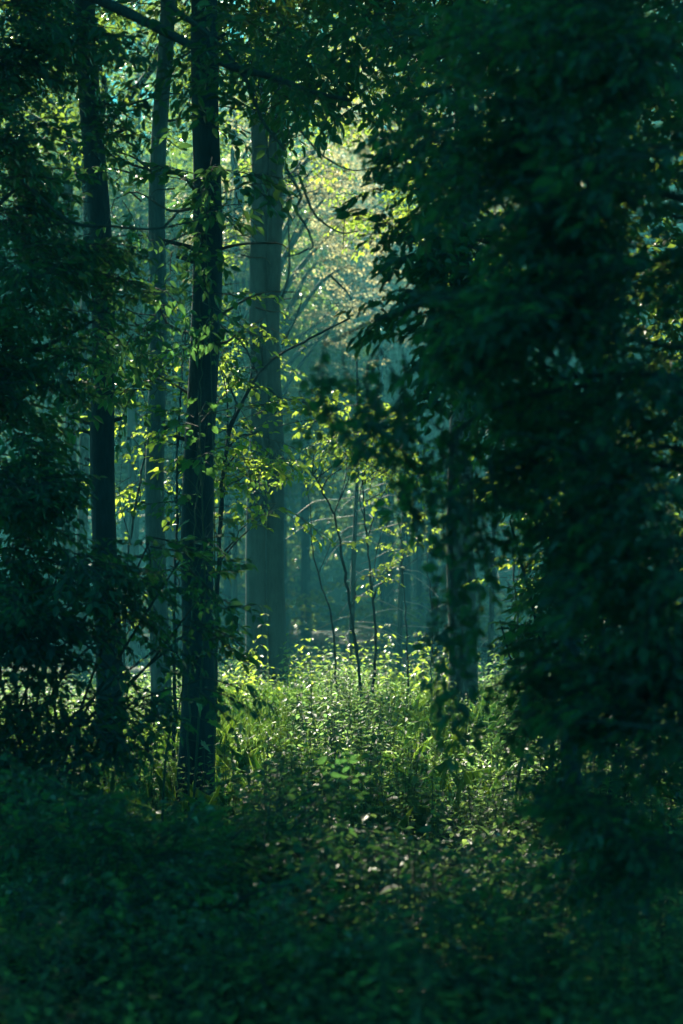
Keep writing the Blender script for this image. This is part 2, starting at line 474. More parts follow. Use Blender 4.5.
tall_tree('tall tree behind the right foliage, its trunk hidden from view', 21,
          [([(600, 740), (600, 500), (604, 250), (606, 0)], .17)], M_BARK_DARK, high_blobs(3.4, 20, 8.5, 17, 4.4, 26) + px_blobs([(470, -10, 20, 70, 40, 1.2), (540, 0, 20, 80, 60, 1.2), (600, 60, 20, 90, 60, 1.2), (670, 20, 20, 90, 60, 1.2), (400, -20, 20, 60, 30, 1.2), (660, 150, 20, 90, 36, 1.2), (600, 250, 20, 80, 20, 1.2), (660, 330, 20, 80, 20, 1.2), (560, 150, 20, 70, 20, 1.2), (690, 310, 20, 80, 50, 1.2), (650, 470, 20, 80, 40, 1.2), (680, 610, 20, 80, 40, 1.2)]))

tall_tree('distant tree added to shade the low haze, standing between the first and second near trunks', 47,
          [([(134, 690), (134, 500), (136, 300), (138, 200)], .16)], M_BARK_DARK, high_blobs(-4.6, 47.5, 6.5, 12.6, 3.8, 60, 34), clear=False)  # added tree, its crown keeps the sun off the haze beyond the clearing
tall_tree('distant tree added to shade the low haze, standing left of the slim twin stems', 50,
          [([(48, 690), (48, 500), (46, 300), (44, 200)], .17)], M_BARK_DARK, high_blobs(-8.0, 49, 6.5, 15, 4.4, 64, 34), clear=False)  # another tree added for its shade on the low haze

tall_tree('distant tree added to shade the low haze, standing just left of the thick trunk', 58,
          [([(178, 680), (178, 500), (180, 300), (181, 200)], .17)], M_BARK_DARK, high_blobs(-4.6, 58, 5.5, 13.4, 4.2, 64, 34), clear=False)  # added farther back so its crown shades the deeper low haze

tall_tree('sparse golden tree added for the warm glow in the bright window behind the clearing', 39,
          [([(272, 690), (271, 500), (272, 300), (280, 120)], .07)], M_BARK_DARK, clumps((-.15, 39, 9.4), (1.3, .6, 3.9), 60, 8, .55), M_GLOW_LEAF, SP_FINE, clear=False, top=13.5)  # this and the following golden trees are added to make the warm glow
tall_tree('small golden tree added for the warm glow in the gap between the thick trunk and the twin stemmed tree', 41,
          [([(236, 690), (236, 500), (237, 300), (237, 150)], .06)], M_BARK_DARK, clumps((-2.2, 41, 9.6), (.6, .6, 3.0), 26, 11, .5), M_GLOW_LEAF, SP_FINE, clear=False, top=13)  # added to carry the glow left of the twin stems
tall_tree('sparse golden tree added for the warm glow far behind the lone right trunk', 60,
          [([(420, 700), (420, 500), (421, 300), (421, 100)], .09)], M_BARK_DARK, clumps((2.6, 57, 15.0), (3.2, 1.5, 6.5), 64, 26, 1.1), M_GLOW_LEAF, SP_FINE, clear=False, top=22)  # added as part of the warm glow
tall_tree('sparse golden tree added for the warm glow far behind the straight sapling', 65,
          [([(382, 700), (382, 500), (381, 300), (380, 100)], .09)], M_BARK_DARK, clumps((1.3, 65, 16), (2.8, 1.3, 6.0), 60, 24, 1.1), M_GLOW_LEAF, SP_FINE, clear=False, top=22)  # added to fill out the warm glow
tall_tree('sparse golden tree added for the warm glow far behind the gap between the near trunks', 70,
          [([(228, 700), (228, 500), (230, 300), (230, 100)], .14)], M_BARK_DARK, clumps((-4.0, 70, 17.5), (3.2, 1.5, 6.5), 64, 26, 1.1), M_GLOW_LEAF, SP_FINE, clear=False, top=22)  # added for the glow, set back clear of the other golden trees

# the broken twigs hanging from the twin stemmed tree
for pts, r in (([(276, 150), (290, 175), (301, 196), (296, 210), (306, 226), (313, 245), (309, 250)], .016),
               ([(301, 180), (312, 210), (325, 224), (342, 233), (358, 231)], .012),
               ([(309, 248), (298, 254), (284, 257)], .010), ([(281, 300), (289, 270), (288, 210)], .014),
               ([(282, 345), (296, 318), (303, 295)], .010), ([(360, 195), (346, 215), (343, 250)], .008),
               ([(330, 275), (345, 290), (352, 300)], .010), ([(300, 130), (322, 155), (350, 170), (372, 168)], .010)):
    tube('dead_branch', spline(px_path(pts, 27.2), 18), np.linspace(r * 1.7, r * .7, 18), M_BARK_DARK, treeE, 6, .1, orgE)

# ------------------------------------------------------------------ lower leafy boughs in the sun and the near leafy trees
crown('crown', treeA, px_blobs([(10, 30, 33, 60, 46, 1.2), (80, 30, 33, 60, 46, 1.2), (150, 30, 33, 60, 46, 1.2), (130, 100, 33, 50, 34, 1.2), (170, 140, 33, 34, 16, 1.), (60, 110, 33, 55, 36, 1.2), (215, 20, 33, 50, 34, 1.2)]),
      SP_FINE, M_CANOPY, orgA, scale=(1.1, 1.7), clear=False)
# sunlit low boughs of the tall trees (part of their crowns)
crown('crown', treeB, px_blobs([(0, 0, 21, 50, 36, .9), (40, 20, 21, 50, 36, .9), (100, -10, 21, 45, 26, .9), (150, 20, 22, 40, 20, .9), (150, 65, 22, 24, 9, .6), (215, 5, 21, 40, 50, .9), (5, -5, 20, 40, 40, .9), (245, 30, 21, 24, 14, .7), (270, -15, 21, 40, 30, .9)]), SP_MID, M_CANOPY, orgB, scale=(.9, 1.4), keep=.25)
crown('crown', treeC, px_blobs([(110, 60, 25, 55, 42, 1.2), (170, 40, 25, 50, 38, 1.2), (60, 70, 24, 55, 40, 1.2), (140, 130, 24, 40, 22, 1.), (230, 40, 25, 50, 30, 1.2), (100, 150, 24, 45, 24, 1)]),
      SP_FINE, M_CANOPY, orgC, scale=(1.0, 1.6), keep=.3)
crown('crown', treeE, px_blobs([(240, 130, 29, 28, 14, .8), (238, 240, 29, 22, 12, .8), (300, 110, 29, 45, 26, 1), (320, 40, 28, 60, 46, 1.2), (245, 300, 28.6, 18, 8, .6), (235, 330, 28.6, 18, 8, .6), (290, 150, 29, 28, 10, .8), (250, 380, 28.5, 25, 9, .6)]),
      SP_FINE, M_YOUNG_LIT, orgE, scale=(1.0, 1.6), clear=False)
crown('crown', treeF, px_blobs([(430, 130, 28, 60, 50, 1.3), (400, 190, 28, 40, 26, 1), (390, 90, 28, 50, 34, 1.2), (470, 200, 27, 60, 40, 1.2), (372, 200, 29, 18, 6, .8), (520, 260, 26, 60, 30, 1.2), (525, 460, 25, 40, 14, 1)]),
      SP_FINE, M_YOUNG_LIT, orgF, scale=(1.0, 1.6), clear=False)
crown('crown', treeD, px_blobs([(195, 230, 14.2, 22, 9, .5), (208, 300, 14.2, 20, 8, .5), (222, 180, 14.2, 26, 10, .5), (180, 130, 14.2, 45, 18, .7), (246, 190, 14.4, 16, 4, .4), (234, 262, 14.4, 14, 4, .3), (150, 260, 14.2, 36, 13, .6), (255, 55, 14.5, 50, 13, .8), (200, 30, 14.5, 50, 11, .8), (300, 40, 14.5, 45, 14, .8), (350, 25, 14.5, 45, 14, .8), (400, 40, 14.5, 40, 12, .6), (370, 85, 14.5, 26, 5, .5), (300, 100, 14.5, 22, 4, .4)]),
      SP_MID, M_NEAR, orgD, scale=(.8, 1.25), clear=True, keep=.45, pitch=(-.35, .35))
crown('crown', treeB, px_blobs([(120, 210, 14.5, 36, 13, .6), (100, 330, 14.5, 36, 14, .6), (150, 330, 14.6, 24, 7, .5), (150, 400, 14.6, 26, 5, .5), (110, 390, 14.6, 22, 5, .5)]),
      SP_MID, M_NEAR, orgB, scale=(.8, 1.25), clear=True, keep=.5, pitch=(-.35, .35))

def boughs(t, org, px, d, n, z0, z1, ln):
    for k in range(n):
        z = rng.uniform(z0, z1); s = 1 if k % 2 else -1
        p0 = np.array([at(px, 600, d)[0], d, z]); a = rng.uniform(-.7, .7)
        L_ = ln * rng.uniform(.5, 1.2); p1 = p0 + L_ * np.array([s * math.cos(a), math.sin(a), rng.uniform(-.1, .7)])
        limb(t, p0, p1, .014, .003, M_TWIG, org, .08, 'branch', 10, .07, 6)
        m = p0 + (p1 - p0) * rng.uniform(.4, .7)
        limb(t, m, m + L_ * .45 * np.array([s * .7, rng.uniform(-.5, .5), rng.uniform(-.5, .8)]), .007, .002, M_TWIG, org, .05, 'branch', 8, .08, 5)


boughs(treeC, orgC, 158, 19, 14, 3.4, 7.6, 1.1)
boughs(treeD, orgD, 201, 15, 8, 3.0, 6.0, .8)
boughs(treeE, orgE, 268, 28, 12, 4.5, 9.5, 1.2)
boughs(treeB, orgB, 104, 16, 8, 2.6, 6.0, .8)
for t, org, px, d, r in ((treeB, orgB, 106, 16, .1), (treeC, orgC, 158, 19, .085), (treeD, orgD, 199, 15, .115), (treeE, orgE, 258, 28, .13)):
    for k in range(5):          # broken stubs
        z = rng.uniform(1.4, 6.0); a = rng.uniform(-.6, .6) + (0 if k % 2 else math.pi)
        p0 = np.array([at(px, 600, d)[0], d, z]); dv = np.array([math.cos(a), math.sin(a), .35])
        limb(t, p0, p0 + dv * (r + rng.uniform(.05, .16)), .022, .012, M_BARK_DARK, org, .03, 'branch_stub', 5, .02, 6)

# understory tree that fills the left side
orgL = np.array([-2.7, 11.6, float(ground_z(-2.7, 11.6))])
tL = thing('understory_tree', 'dense dark leafy tree filling the left edge with one long bare bough over the trunks', 'tree', orgL)
tube('trunk', spline([orgL - [0, 0, .1], orgL + [.05, 0, 1.5], orgL + [.25, .1, 3.6], orgL + [.35, .1, 6.5]], 30), np.linspace(.11, .04, 30), M_BARK_DARK, tL, 12, .07, orgL, .4)
bl = px_blobs([(10, 60, 11.6, 65, 110, .8), (25, 180, 11.6, 70, 150, .9), (20, 300, 11.6, 70, 150, .9), (0, 395, 11.5, 50, 90, .9), (80, 255, 11.8, 36, 30, .6), (55, 380, 11.5, 26, 20, .6), (95, 320, 11.7, 26, 12, .6), (5, 490, 11.2, 50, 90, .9), (60, 20, 12, 45, 50, .7),
               (-70, 100, 11.5, 90, 60, 1.2), (-80, 300, 11.5, 90, 60, 1.2), (-80, 480, 11.5, 90, 60, 1.2), (85, 120, 11.8, 40, 16, .7), (12, 455, 11.3, 26, 18, .6), (128, 285, 12, 22, 6, .5)])
hb = clumps((-2.6, 11.6, 6.6), (1.9, 2.0, 1.2), 18, 30, .8)
hb2 = clumps((-3.3, 10.6, 8.6), (3.4, 3.8, 2.2), 34, 24, 1.2)  # tall crown added out of view to shade the air near the camera
crown('crown', tL, clumpy([(c, r, int(n * 1.15)) for c, r, n in bl]) + hb, SP_NEAR, M_NEAR, orgL, scale=(.75, 1.25), keep=.5, away=(-2.7, 11.6))
crown('crown', tL, hb2, SP_BIG, M_CANOPY, orgL, away=(-2.7, 11.6))
for c, r, n in bl[:9]:
    s = orgL + np.array([.2, .05, max(.6, c[2] - orgL[2] - .6)])
    limb(tL, s, c, .03, .008, M_TWIG, orgL, .05)
for pts, r, dd in (([(-40, -60), (100, 0), (150, 24), (185, 42), (228, 66), (268, 76), (312, 92), (350, 100)], .036, 11.2), ([(120, -60), (165, 0), (192, 22), (216, 42), (245, 78), (262, 120), (285, 150)], .022, 11.4),
                   ([(20, 180), (70, 221), (110, 226), (150, 229), (190, 222), (214, 214)], .011, 11.3)):
    tube('branch', spline(px_path(pts, dd), 30), np.linspace(r, r * .3, 30), M_TWIG, tL, 8, .1, orgL)
crown('crown', tL, px_blobs([(140, 30, 11.2, 32, 6, .4), (200, 60, 11.2, 34, 7, .4), (270, 85, 11.2, 30, 9, .4), (330, 80, 11.2, 30, 8, .4), (240, 15, 11.2, 36, 8, .5), (300, 20, 11.2, 46, 11, .5)]),
      SP_MID, M_NEAR, orgL, scale=(.6, .95), keep=.6)

# hazel bush low on the left
orgH = np.array([-1.9, 11.0, float(ground_z(-1.9, 11.0))])
tH = thing('hazel_bush', 'broad dark bush low on the left in front of the trunk bases', 'bush', orgH)
bl = px_blobs([(20, 580, 11, 60, 60, .7), (75, 580, 11, 40, 22, .6), (30, 645, 11, 50, 46, .7), (95, 625, 11, 26, 5, .5), (140, 605, 11.2, 20, 3, .4), (155, 650, 11, 18, 2, .4), (112, 585, 11.2, 22, 5, .5), (60, 550, 11.3, 22, 6, .4), (150, 540, 11.4, 20, 3, .3), (135, 700, 11, 30, 6, .4), (20, 730, 10.8, 60, 44, .6), (75, 725, 10.8, 40, 16, .5), (-60, 640, 11, 80, 60, .9), (190, 630, 11.2, 22, 5, .3), (205, 590, 11.4, 14, 2, .3), (180, 560, 11.4, 16, 2, .3), (200, 680, 11, 18, 3, .3), (5, 510, 11.2, 36, 26, .6), (60, 790, 10.5, 60, 26, .5)])
bl = [(c, r, int(n * 1.7)) for c, r, n in bl]
crown('foliage', tH, clumpy(bl, 5, .45), SP_NEAR, M_NEAR, orgH, scale=(.8, 1.35), clear=False, away=(-1.9, 11.3), pitch=(-.25, .3))
for c, r, n in bl:
    limb(tH, orgH + rng.normal(0, .12, 3) * [1, 1, 0] - [0, 0, .05], c, .014, .005, M_TWIG, orgH, .08, 'stem')

# near tree that fills the right side, out of focus
orgR = np.array([1.9, 6.9, float(ground_z(1.9, 6.9))])
tR = thing('near_tree', 'large dark out of focus tree whose drooping foliage fills the whole right side', 'tree', orgR)
tube('trunk', spline([orgR - [0, 0, .1], orgR + [-.05, 0, 1.5], orgR + [.1, .1, 3.6], orgR + [.2, .1, 6.0]], 30), np.linspace(.12, .05, 30), M_BARK_DARK, tR, 12, .07, orgR, .4)
bl = px_blobs([(660, -10, 6.8, 60, 60, .6), (640, 60, 6.8, 100, 120, .8), (560, 40, 7.0, 80, 90, .7), (620, 200, 6.8, 110, 140, .8), (520, 150, 7.0, 80, 90, .7), (540, 320, 6.9, 90, 110, .7), (640, 370, 6.8, 110, 130, .8), (545, 380, 7.0, 36, 20, .4),
               (595, 470, 6.9, 72, 80, .7), (660, 540, 6.8, 90, 110, .8), (610, 590, 6.9, 56, 56, .6), (660, 700, 6.8, 90, 110, .8), (605, 700, 6.9, 52, 50, .5), (575, 450, 7.1, 34, 18, .35), (870, 100, 6.9, 110, 80, .9), (880, 330, 6.9, 110, 80, .9), (870, 560, 6.9, 100, 70, .9), (960, 230, 7, 90, 50, .9), (740, 200, 6.8, 110, 80, 1), (740, 450, 6.8, 110, 80, 1), (740, 700, 6.8, 110, 80, 1), (600, 540, 7.0, 36, 22, .4), (580, 650, 7.0, 28, 14, .4),
               (670, 850, 6.8, 80, 80, .7), (600, 800, 6.8, 50, 30, .6)])
hb = clumps((1.6, 7.0, 4.9), (1.6, 1.6, .9), 16, 22, .7)
crown('crown', tR, clumpy([(c, r, int(n * 1.3)) for c, r, n in bl], 7) + hb, SP_NEAR, M_NEAR, orgR, scale=(.45, 1.1), clear=False, away=(2.0, 7.0), pitch=(-.12, .4))
crown('crown', tR, px_blobs([(380, 340, 7.0, 34, 7, .25), (330, 348, 7.0, 28, 4, .2), (415, 390, 7.0, 34, 6, .25), (455, 430, 7.0, 32, 6, .25), (458, 490, 7.0, 20, 4, .25), (452, 520, 7.0, 15, 4, .2), (466, 560, 7.0, 14, 3, .2), (446, 600, 7.0, 11, 3, .2), (452, 650, 7.0, 11, 3, .2), (447, 560, 7.0, 13, 2, .2), (449, 690, 7.0, 12, 3, .2), (410, 445, 7.0, 24, 2, .2), (470, 450, 7.0, 36, 7, .3), (372, 395, 7.0, 28, 5, .2), (300, 385, 7.0, 20, 2, .2), (362, 465, 7.0, 12, 1, .15)]),
      SP_DROOP, M_NEAR, orgR, scale=(.6, .95), clear=False, pitch=(-.9, .3), spread=1.4)
for c, r, n in bl[:16]:
    s = orgR + np.array([.05, .05, max(.6, c[2] - orgR[2] - .3)])
    limb(tR, s, c, .024, .006, M_TWIG, orgR, .06)
for pts, r in (([(690, 250), (560, 290), (440, 300), (380, 318), (325, 345)], .012), ([(620, 380), (520, 400), (455, 440), (452, 560), (456, 690)], .010)):
    tube('branch', spline(px_path(pts, 7.0), 24), np.linspace(r, r * .3, 24), M_TWIG, tR, 7, .1, orgR)

orgM = np.array([1.35, 11.0, float(ground_z(1.35, 11.0))])
tM = thing('understory_tree', 'leafy tree right of the bright window, its leaf sprays in silhouette against the haze', 'tree', orgM)
pM = spline([orgM - [0, 0, .1], orgM + [-.1, 0, 1.2], orgM + [.05, .1, 2.6], orgM + [-.1, .1, 4.2], orgM + [-.2, 0, 6.2]], 30)
tube('trunk', pM, np.linspace(.06, .02, 30), M_BARK_DARK, tM, 10, .07, orgM, .4)
bl = px_blobs([(470, 20, 11, 55, 17, .6), (532, 60, 11, 70, 32, .7), (430, 70, 11.2, 40, 9, .5), (485, 120, 11, 55, 28, .6), (478, 175, 11, 38, 17, .5), (512, 190, 11, 60, 31, .7), (468, 235, 11, 36, 18, .4), (450, 280, 11, 28, 13, .35), (490, 270, 11, 50, 28, .6), (463, 320, 11, 34, 15, .4), (482, 340, 11, 46, 24, .5), (552, 300, 11, 60, 25, .7), (480, 385, 11, 34, 11, .4), (522, 400, 11, 44, 15, .5), (428, 215, 11.2, 16, 4, .3), (424, 300, 11.2, 14, 3, .25), (443, 345, 11.2, 18, 4, .3), (380, 20, 11.4, 40, 8, .5), (572, 420, 11, 40, 11, .5), (552, 470, 11, 26, 5, .4), (410, 235, 11, 14, 3, .3), (403, 190, 11, 14, 3, .3), (418, 150, 11, 22, 5, .4)])
crown('crown', tM, clumpy(bl, 4, .5), SP_MID, M_NEAR, orgM, scale=(.55, 1.05), keep=.5, away=(1.4, 11.0), pitch=(-.15, .35))
for c, r, n in bl:
    limb(tM, pM[np.argmin(abs(pM[:, 2] - c[2] + .4))], c, .016, .005, M_TWIG, orgM, .05)

# small tree between, right of the clearing, sharp
orgS = np.array([1.75, 13.0, float(ground_z(1.75, 13.0))])
tS = thing('elder_shrub', 'leafy shrub with several crooked stems at the right edge of the clearing', 'bush', orgS)
bl = px_blobs([(565, 500, 13, 34, 26, .6), (575, 560, 13, 36, 26, .6), (552, 610, 13, 24, 18, .5), (540, 670, 13, 40, 24, .6), (560, 700, 13, 50, 28, .6), (600, 620, 13, 70, 44, .8), (640, 740, 13, 70, 40, .8), (530, 420, 13, 40, 22, .6), (560, 780, 12.8, 40, 14, .5), (545, 740, 12.8, 30, 9, .4)])
bl = [(c, r, int(n * 1.6)) for c, r, n in bl]
crown('foliage', tS, clumpy(bl, 5, .5), SP_NEAR, M_NEAR, orgS, scale=(.8, 1.25), keep=.3, away=(1.75, 13))
for pts, r in (([(540, 862), (548, 800), (552, 740), (540, 640), (510, 520)], .022), ([(566, 868), (574, 790), (590, 700), (600, 600)], .02), ([(520, 860), (516, 800), (524, 720), (500, 620)], .014), ([(600, 870), (612, 780), (630, 690)], .02)):
    P = px_path(pts, 13.0); P[0][2] = float(ground_z(P[0][0], 13)) - .05
    tube('stem', spline(P, 24), np.linspace(r, r * .35, 24), M_BARK_DARK, tS, 8, .1, orgS)

# ------------------------------------------------------------------ saplings of the clearing
def sapling(label, d, pts, r, blobs, lm=M_YOUNG_LIT, tpl=SP_SPARSE, sc=(.65, 1.15), name='sapling', mat=None, twigs=(), fill=3.0):
    P = px_path(pts, d); org = np.array([P[0][0], d, float(ground_z(P[0][0], d))]); P[0] = org - [0, 0, .05]
    t = thing(name, label, 'sapling', org)
    path = spline(P, 40); r *= 1.25; mat = mat or M_BARK_DARK
    path[:, 0] += rng.normal(0, .006, 40); path[:, 1] += rng.normal(0, .006, 40)
    tube('stem', path, np.linspace(r, r * .3, 40), mat or M_TWIG, t, 8, .12, org)
    B = [(c, rr, int(n * fill + .5)) for c, rr, n in px_blobs(blobs)]
    for c, rr, n in B:
        k = np.argmin(np.linalg.norm(path - c, axis=1)); k = max(4, k - 3)
        if np.linalg.norm(path[k] - c) > .12:
            limb(t, path[k], c, r * .4, r * .15, mat or M_TWIG, org, .05)
    for q in twigs:
        tube('twig', spline(px_path(q, d), 12), np.linspace(r * .35, r * .12, 12), mat or M_TWIG, t, 6, .1, org)
    crown('leaves', t, B, tpl, lm, org, scale=sc, clear=False, pitch=(-.1, .4))
    return t, org


sapling('bare sapling with a kinked dark stem left of the sunlit pair in the clearing', 23, [(343, 730), (337, 690), (332, 620), (320, 580), (312, 545), (311, 515), (306, 480)], .012,
        [(300, 470, 23, 12, 2, .2)], twigs=([(318, 575), (330, 545), (336, 520)],))
sapling('tall sapling forked at the top with yellow lit leaves, its stem leaning left', 22, [(362, 760), (361, 690), (352, 620), (343, 560), (334, 515), (318, 483), (310, 470)], .017,
        [(340, 408, 22, 17, 5, .3), (362, 440, 22, 16, 4, .3), (330, 440, 22, 13, 3, .3), (350, 460, 22, 12, 3, .25), (334, 545, 22, 7, 1, .1), (357, 578, 22, 8, 1, .1)],
        twigs=([(318, 483), (328, 455), (345, 425)], [(334, 515), (345, 480), (348, 445)], [(340, 500), (352, 470), (360, 440)]))
sapling('straight sapling with yellow lit leaves, right stem of the close pair', 22.4, [(371, 770), (373, 690), (376, 640), (372, 590), (367, 540), (363, 500), (362, 470)], .017,
        [(400, 465, 22, 16, 5, .3), (412, 480, 22, 14, 4, .3), (385, 470, 22, 10, 2, .25), (378, 425, 22, 16, 3, .25), (392, 570, 22, 7, 1, .1)],
        twigs=([(367, 540), (380, 500), (398, 470)], [(372, 590), (378, 545), (390, 520)], [(365, 520), (360, 495), (372, 440)]))
sapling('thin straight sapling right of the close pair, small leaf tuft half way', 25, [(410, 740), (408, 680), (406, 620), (403, 580), (402, 545), (398, 520)], .012,
        [(404, 548, 25, 9, 2, .2), (398, 515, 25, 9, 1, .2)], twigs=([(403, 570), (415, 560), (430, 552)],))
sapling('young tree with an arching bare stem and lit leaves beside the twin stemmed tree', 18, [(213, 760), (216, 640), (220, 520), (228, 440), (248, 392), (272, 360), (313, 337), (350, 318)], .02,
        [(235, 405, 18, 16, 4, .3), (215, 360, 18, 14, 4, .3), (262, 330, 18, 16, 4, .3), (240, 440, 18, 18, 5, .3), (262, 430, 18, 16, 4, .3), (250, 470, 18, 20, 6, .3), (225, 480, 18, 16, 5, .3), (275, 505, 18, 14, 3, .3), (235, 520, 18, 18, 4, .3), (212, 300, 18, 12, 2, .2), (300, 400, 18, 14, 3, .3)],
        twigs=([(218, 540), (206, 500), (200, 460)], [(228, 440), (226, 390), (214, 350)], [(248, 392), (256, 350), (262, 320)]), sc=(.75, 1.25), fill=1.5)
sapling('slim leafy sapling standing right in front of the thick dark trunk', 14.0, [(188, 800), (189, 680), (193, 580), (197, 480), (201, 390), (204, 330)], .007,
        [(195, 420, 14, 14, 4, .12), (206, 465, 14, 14, 4, .12), (186, 500, 14, 14, 4, .12), (198, 350, 14, 14, 4, .12), (190, 560, 14, 12, 3, .12), (206, 540, 14, 12, 3, .12), (200, 300, 14, 12, 3, .12)], lm=M_MAPLE, sc=(.7, 1.1), fill=1.0, mat=M_STEM)
sapling('very thin bare sapling between the thin straight sapling and the lone right trunk', 24, [(434, 735), (431, 680), (433, 620), (428, 570), (431, 530)], .009,
        [(430, 540, 24, 8, 1, .2)])
sapling('young tree with lit leaves to the right of the lone right trunk', 24, [(520, 740), (518, 640), (514, 560), (516, 490), (524, 430)], .014,
        [(520, 520, 24, 14, 4, .3), (512, 490, 24, 14, 3, .3), (525, 560, 24, 12, 3, .3), (505, 580, 24, 10, 2, .2)])
sapling('slim sapling with bright leaves in the gap between the first and second trunks', 21, [(122, 760), (124, 640), (130, 540), (142, 470), (150, 410), (152, 330)], .014,
        [(130, 430, 21, 18, 4, .4), (140, 480, 21, 14, 3, .3), (125, 500, 21, 12, 2, .3), (135, 380, 21, 18, 4, .4), (140, 600, 21, 14, 2, .3)], twigs=([(130, 540), (120, 500), (122, 460)],))
sapling('leafy sapling glowing green between the second and third trunks', 17, [(175, 770), (174, 640), (176, 540), (178, 450), (182, 380), (186, 320)], .013,
        [(176, 425, 17, 18, 6, .35), (190, 460, 16.8, 16, 5, .3), (180, 500, 17, 16, 4, .3), (174, 370, 17, 16, 5, .3), (205, 440, 16.8, 14, 4, .3), (185, 330, 17, 16, 4, .3), (176, 560, 17, 12, 2, .2)], sc=(.75, 1.2), fill=1.1)

# maple sapling with big lobed leaves before the thick trunk
LOBE = [(0, 0), (.10, .12), (.02, .40), (.22, .30), (.30, .56), (.46, .30), (.62, .36), (.66, .17), (1.0, 0), (.66, -.17), (.62, -.36), (.46, -.30), (.30, -.56), (.22, -.30), (.02, -.40), (.10, -.12)]


def maple(label, d, pts, r, spots, origin_name='maple_sapling'):
    P = px_path(pts, d); org = np.array([P[0][0], d, float(ground_z(P[0][0], d))]); P[0] = org - [0, 0, .05]
    t = thing(origin_name, label, 'sapling', org)
    path = spline(P, 36); tube('stem', path, np.linspace(r, r * .35, 36), M_STEM, t, 8, .08, org)
    verts, faces, tint = [], [], []
    for px, py, sz in spots:
        c = at(px, py, d) + rng.normal(0, .06, 3) * [0.3, 1, .3]
        k = np.argmin(np.linalg.norm(path - c, axis=1)); k = max(2, k - 2)
        tube('leaf_stalk', spline([path[k], (path[k] + c) / 2 + [0, 0, .03], c], 6), .0022, M_STEM, t, 5, .02, org)
        s = .78 * sz / F * d
        v = np.array([[a * s, b * s, .12 * s * abs(b) - .30 * s * a * a] for a, b in LOBE])
        az = math.atan2(c[1] - path[k][1], c[0] - path[k][0]) + random.uniform(-.6, .6)
        M = rot_z(az) @ rot_y(random.uniform(.3, 1.1)) @ rot_x(random.gauss(0, .4))
        b0 = len(verts); verts += list(v @ M.T + c - org)
        ctr = len(verts); verts.append((np.array([.42 * s, 0, -.05 * s]) @ M.T) + c - org)
        tv = random.random()
        for q in range(16): faces.append((b0 + q, b0 + (q + 1) % 16, ctr)); tint.append(tv)
    me = mesh_from('leaves', np.array(verts), np.array(faces), [M_MAPLE], tint=np.array(tint))
    link('leaves', me, t)
    return t


maple('maple sapling with big lobed bright green leaves before the thick trunk', 13.8, [(190, 810), (200, 700), (205, 600), (203, 520), (200, 440), (198, 390)], .010,
      [(188, 566, 34), (205, 470, 24), (185, 458, 24), (178, 476, 22), (215, 490, 24), (176, 500, 22), (190, 520, 26), (232, 505, 22), (222, 520, 24), (215, 452, 22), (196, 440, 22), (180, 420, 20), (210, 405, 20), (196, 395, 18), (225, 565, 28), (182, 600, 24), (212, 615, 26), (190, 500, 20)])
maple('low maple sapling with round drooping leaves at the foot of the thick trunk', 12.5, [(160, 830), (166, 755), (178, 712), (182, 690), (186, 665)], .009,
      [(195, 698, 26), (205, 722, 28), (176, 690, 24), (170, 668, 22), (190, 664, 24), (210, 690, 22), (160, 700, 24), (150, 715, 22), (200, 745, 22)])
# lit leaf cluster high on the thick trunk
maple('ivy like shoot with a few bright lobed leaves climbing the thick trunk', 14.6, [(214, 800), (215, 600), (212, 400), (206, 230), (202, 185)], .006,
      [(212, 160, 20), (204, 172, 18), (196, 186, 22), (205, 192, 20), (214, 180, 18), (190, 200, 16), (200, 205, 16)])


# ------------------------------------------------------------------ undergrowth
def herb(R, h=.6, leaf=.09, ratio=.55, levels=6):
    lv, tw = [], []
    lean = R.uniform(-.15, .15); az0 = R.uniform(0, 6.28)
    top = np.array([lean * h, R.uniform(-.15, .15) * h, h])
    for k in range(4):
        tw.append(prism(top * (k / 4), top * ((k + 1) / 4), .004 * (1 - .15 * k), .004 * (1 - .15 * (k + 1))))
    for k in range(levels):
        u = .3 + .7 * (k + 1) / levels; p = top * u
        for s in (0, math.pi):
            sz = leaf * R.uniform(.7, 1.2) * (1.25 - .6 * u)
            M = rot_z(az0 + s + k * 1.57 + R.uniform(-.3, .3)) @ rot_y(R.uniform(-.15, .55)) @ rot_x(R.gauss(0, .22))
            st = np.array([sz * .35, 0, 0]) @ (rot_z(az0 + s + k * 1.57)).T
            lv.append(blade(sz, sz * ratio, R.uniform(.05, .35), sz * R.uniform(.05, .3)) @ M.T + p + st)
            tw.append(prism(p, p + st, .0016, .0012))
    return np.array(lv), np.array(tw)


HERBS = [herb(_R, _R.uniform(.4, .62), _R.uniform(.045, .075), _R.uniform(.55, .8), _R.choice((6, 7, 8))) for _ in range(10)]
LOW = [herb(_R, _R.uniform(.14, .28), _R.uniform(.04, .07), _R.uniform(.6, .85), 4) for _ in range(6)]


def scatter(n, d0, d1, half, dens=None):
    y = d0 + (d1 - d0) * rng.random(n) ** .85
    x = (rng.random(n) * 2 - 1) * (half * y + 1.2)
    if dens is not None:
        k = rng.random(n) < dens(x, y); x, y = x[k], y[k]
    return np.stack([x, y, ground_z(x, y)], -1)


def patchy(x, y):
    v = np.sin(x * 1.7 + .6 * y) * np.sin(y * .9 - .7 * x) + .5 * np.sin(3.1 * x) * np.sin(2.3 * y)
    return np.clip(.62 + .45 * v, .12, 1)


